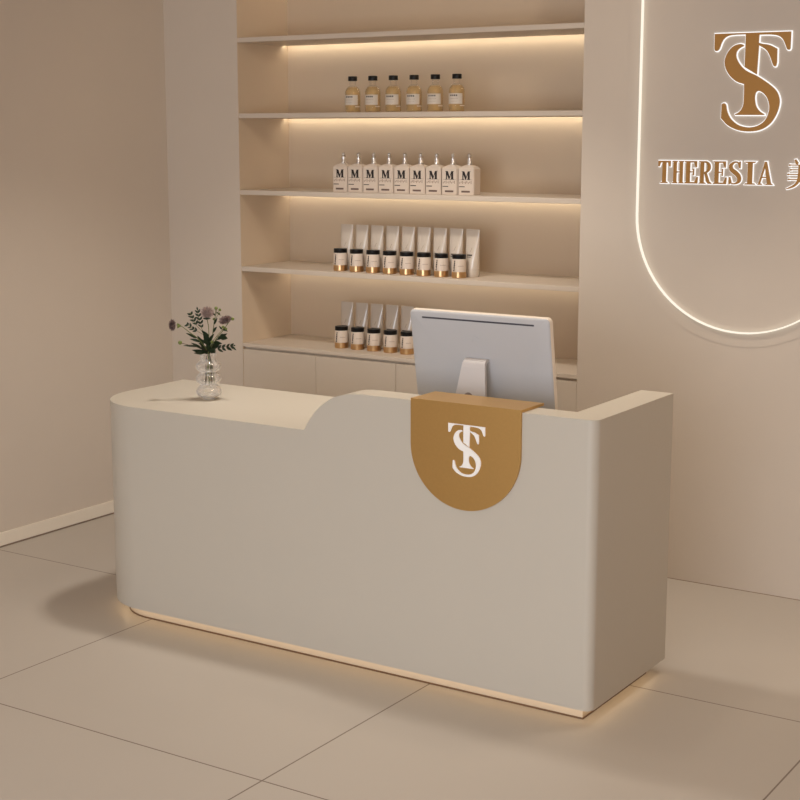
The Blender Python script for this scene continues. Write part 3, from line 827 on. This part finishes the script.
# 7 right leafy sprig
r = stem_thing('leafy_sprig', 'dark leafy sprig spreading low to the right over the vase rim', 'foliage')
p = [RGT * -.010 + V2(0, -.006, .066), RGT * -.004 + V2(0, -.002, .185), at(212, 349, -.01), at(222, 346.5, -.02), at(233, 345.3, -.02)]
link('stem', tube(bmesh.new(), p, (.002, .0008), 8), STEMD, r, smooth=True)
bm = bmesh.new()
sprig((216, 348.5), (233, 345.3), 4, .0056, 6.0, -.02)
leaf(bm, at(233, 345.3, -.02), at(235, 344.5, -.02), .003)
leaf(bm, at(212, 351, -.01), at(216, 341, .02), .009); leaf(bm, at(211, 352, -.02), at(215.5, 346, -.05), .012, .05); leaf(bm, at(210, 352, -.02), at(208, 342, -.05), .008)
link('foliage', finish_leaves(bm), LEAF, r)
# 8 broad dark leaves at the mouth, light green tips on the right
r = stem_thing('leafy_sprig', 'broad dark leaves clustered at the mouth of the vase', 'foliage')
p = [RGT * .008 + V2(.002, -.01, .062), RGT * .004 + V2(0, -.006, .185), at(210, 345, -.02), at(217, 335, -.02), at(224, 327.5, -.02)]
link('stem', tube(bmesh.new(), p, (.002, .001), 8), STEM, r, smooth=True)
for (a, b, s) in ((223.2, 326.5, .0065), (226, 328.3, .0055), (211.5, 341.5, .006)):
    bm = bmesh.new(); ball(bm, at(a, b, -.02), s); link('bud', bm, BUD, r, smooth=True)
bm = bmesh.new()
for (a, b, c, d, w) in ((209, 353, 200, 352, .008), (209, 353, 205.5, 340, .010), (210, 353, 213, 347, .009), (209, 352, 196.5, 343, .008), (210, 351, 219, 343, .008), (209, 350, 207, 334, .008), (211, 348, 216, 336, .007), (210, 346, 204.5, 336.5, .009), (211, 352, 211, 340, .008), (206, 353, 199, 346, .009)):
    leaf(bm, at(a, b, -.01), at(c, d, random.uniform(-.06, .04)), w, .1)
leaf(bm, at(222, 329, -.02), at(228, 330, -.03), .005); leaf(bm, at(222, 329, -.02), at(219.5, 324.5, -.03), .004)
link('foliage', finish_leaves(bm), LEAF, r)

# ------------------------------------------------------------------ light
def spot(x, y, z, power, col=(1, .84, .66), size=R(110), blend=.6, rad=.22, aim=None):
    l = bpy.data.lights.new('downlight', 'SPOT'); l.energy = power; l.color = col
    l.spot_size = size; l.spot_blend = blend; l.shadow_soft_size = rad
    o = bpy.data.objects.new('downlight', l); COL.objects.link(o); o.location = (x, y, z)
    if aim: o.rotation_euler = (Vector(aim) - Vector((x, y, z))).to_track_quat('-Z', 'Y').to_euler()
    return o
spot(1.84, -1.28, CEILZ - .02, 182, (1, .92, .82), rad=.15)
spot(2.75, -1.65, CEILZ - .02, 42, (1, .86, .70))
spot(4.0, -1.0, CEILZ - .02, 98, (1, .84, .66), size=R(85))
spot(2.2, -4.2, CEILZ - .02, 38, (1, .9, .78))
spot(4.6, -4.2, CEILZ - .02, 22, (1, .9, .78))
spot(4.3, -1.75, CEILZ - .02, 105, (1, .84, .66), size=R(52), blend=.8, aim=(.85, .3, 1.9))      # track lamp on the shelves
l = bpy.data.lights.new('front_fill', 'AREA'); l.shape = 'RECTANGLE'; l.size = 4.6; l.size_y = 2.7  # unseen neutral fill lamp added behind the camera for the desk front
l.energy = 215; l.color = (.93, .98, 1.06)
o = bpy.data.objects.new('front_fill', l); COL.objects.link(o); o.location = (4.6, YF + .02, 1.5); o.rotation_euler = (R(90), 0, 0)
w = bpy.data.worlds.new('World'); scene.world = w; w.use_nodes = True
w.node_tree.nodes['Background'].inputs[0].default_value = (.95, .97, 1, 1)
w.node_tree.nodes['Background'].inputs[1].default_value = .3

# ------------------------------------------------------------------ camera
cam = bpy.data.cameras.new('camera'); cam.lens = 67.06; cam.sensor_width = 36; cam.sensor_fit = 'HORIZONTAL'
cam.clip_start = .05
co = bpy.data.objects.new('camera', cam); COL.objects.link(co)
co.location = (5.584, -6.263, 2.028); co.rotation_euler = (R(90 - 10.133), 0, R(32.959))
scene.camera = co
vs = scene.view_settings
vs.view_transform = 'Standard'; vs.look = 'None'; vs.gamma = 1; vs.exposure = 0; vs.use_curve_mapping = False
scene.cycles.max_bounces = 10; scene.cycles.diffuse_bounces = 6; scene.cycles.transparent_max_bounces = 24
scene.cycles.use_denoising = True
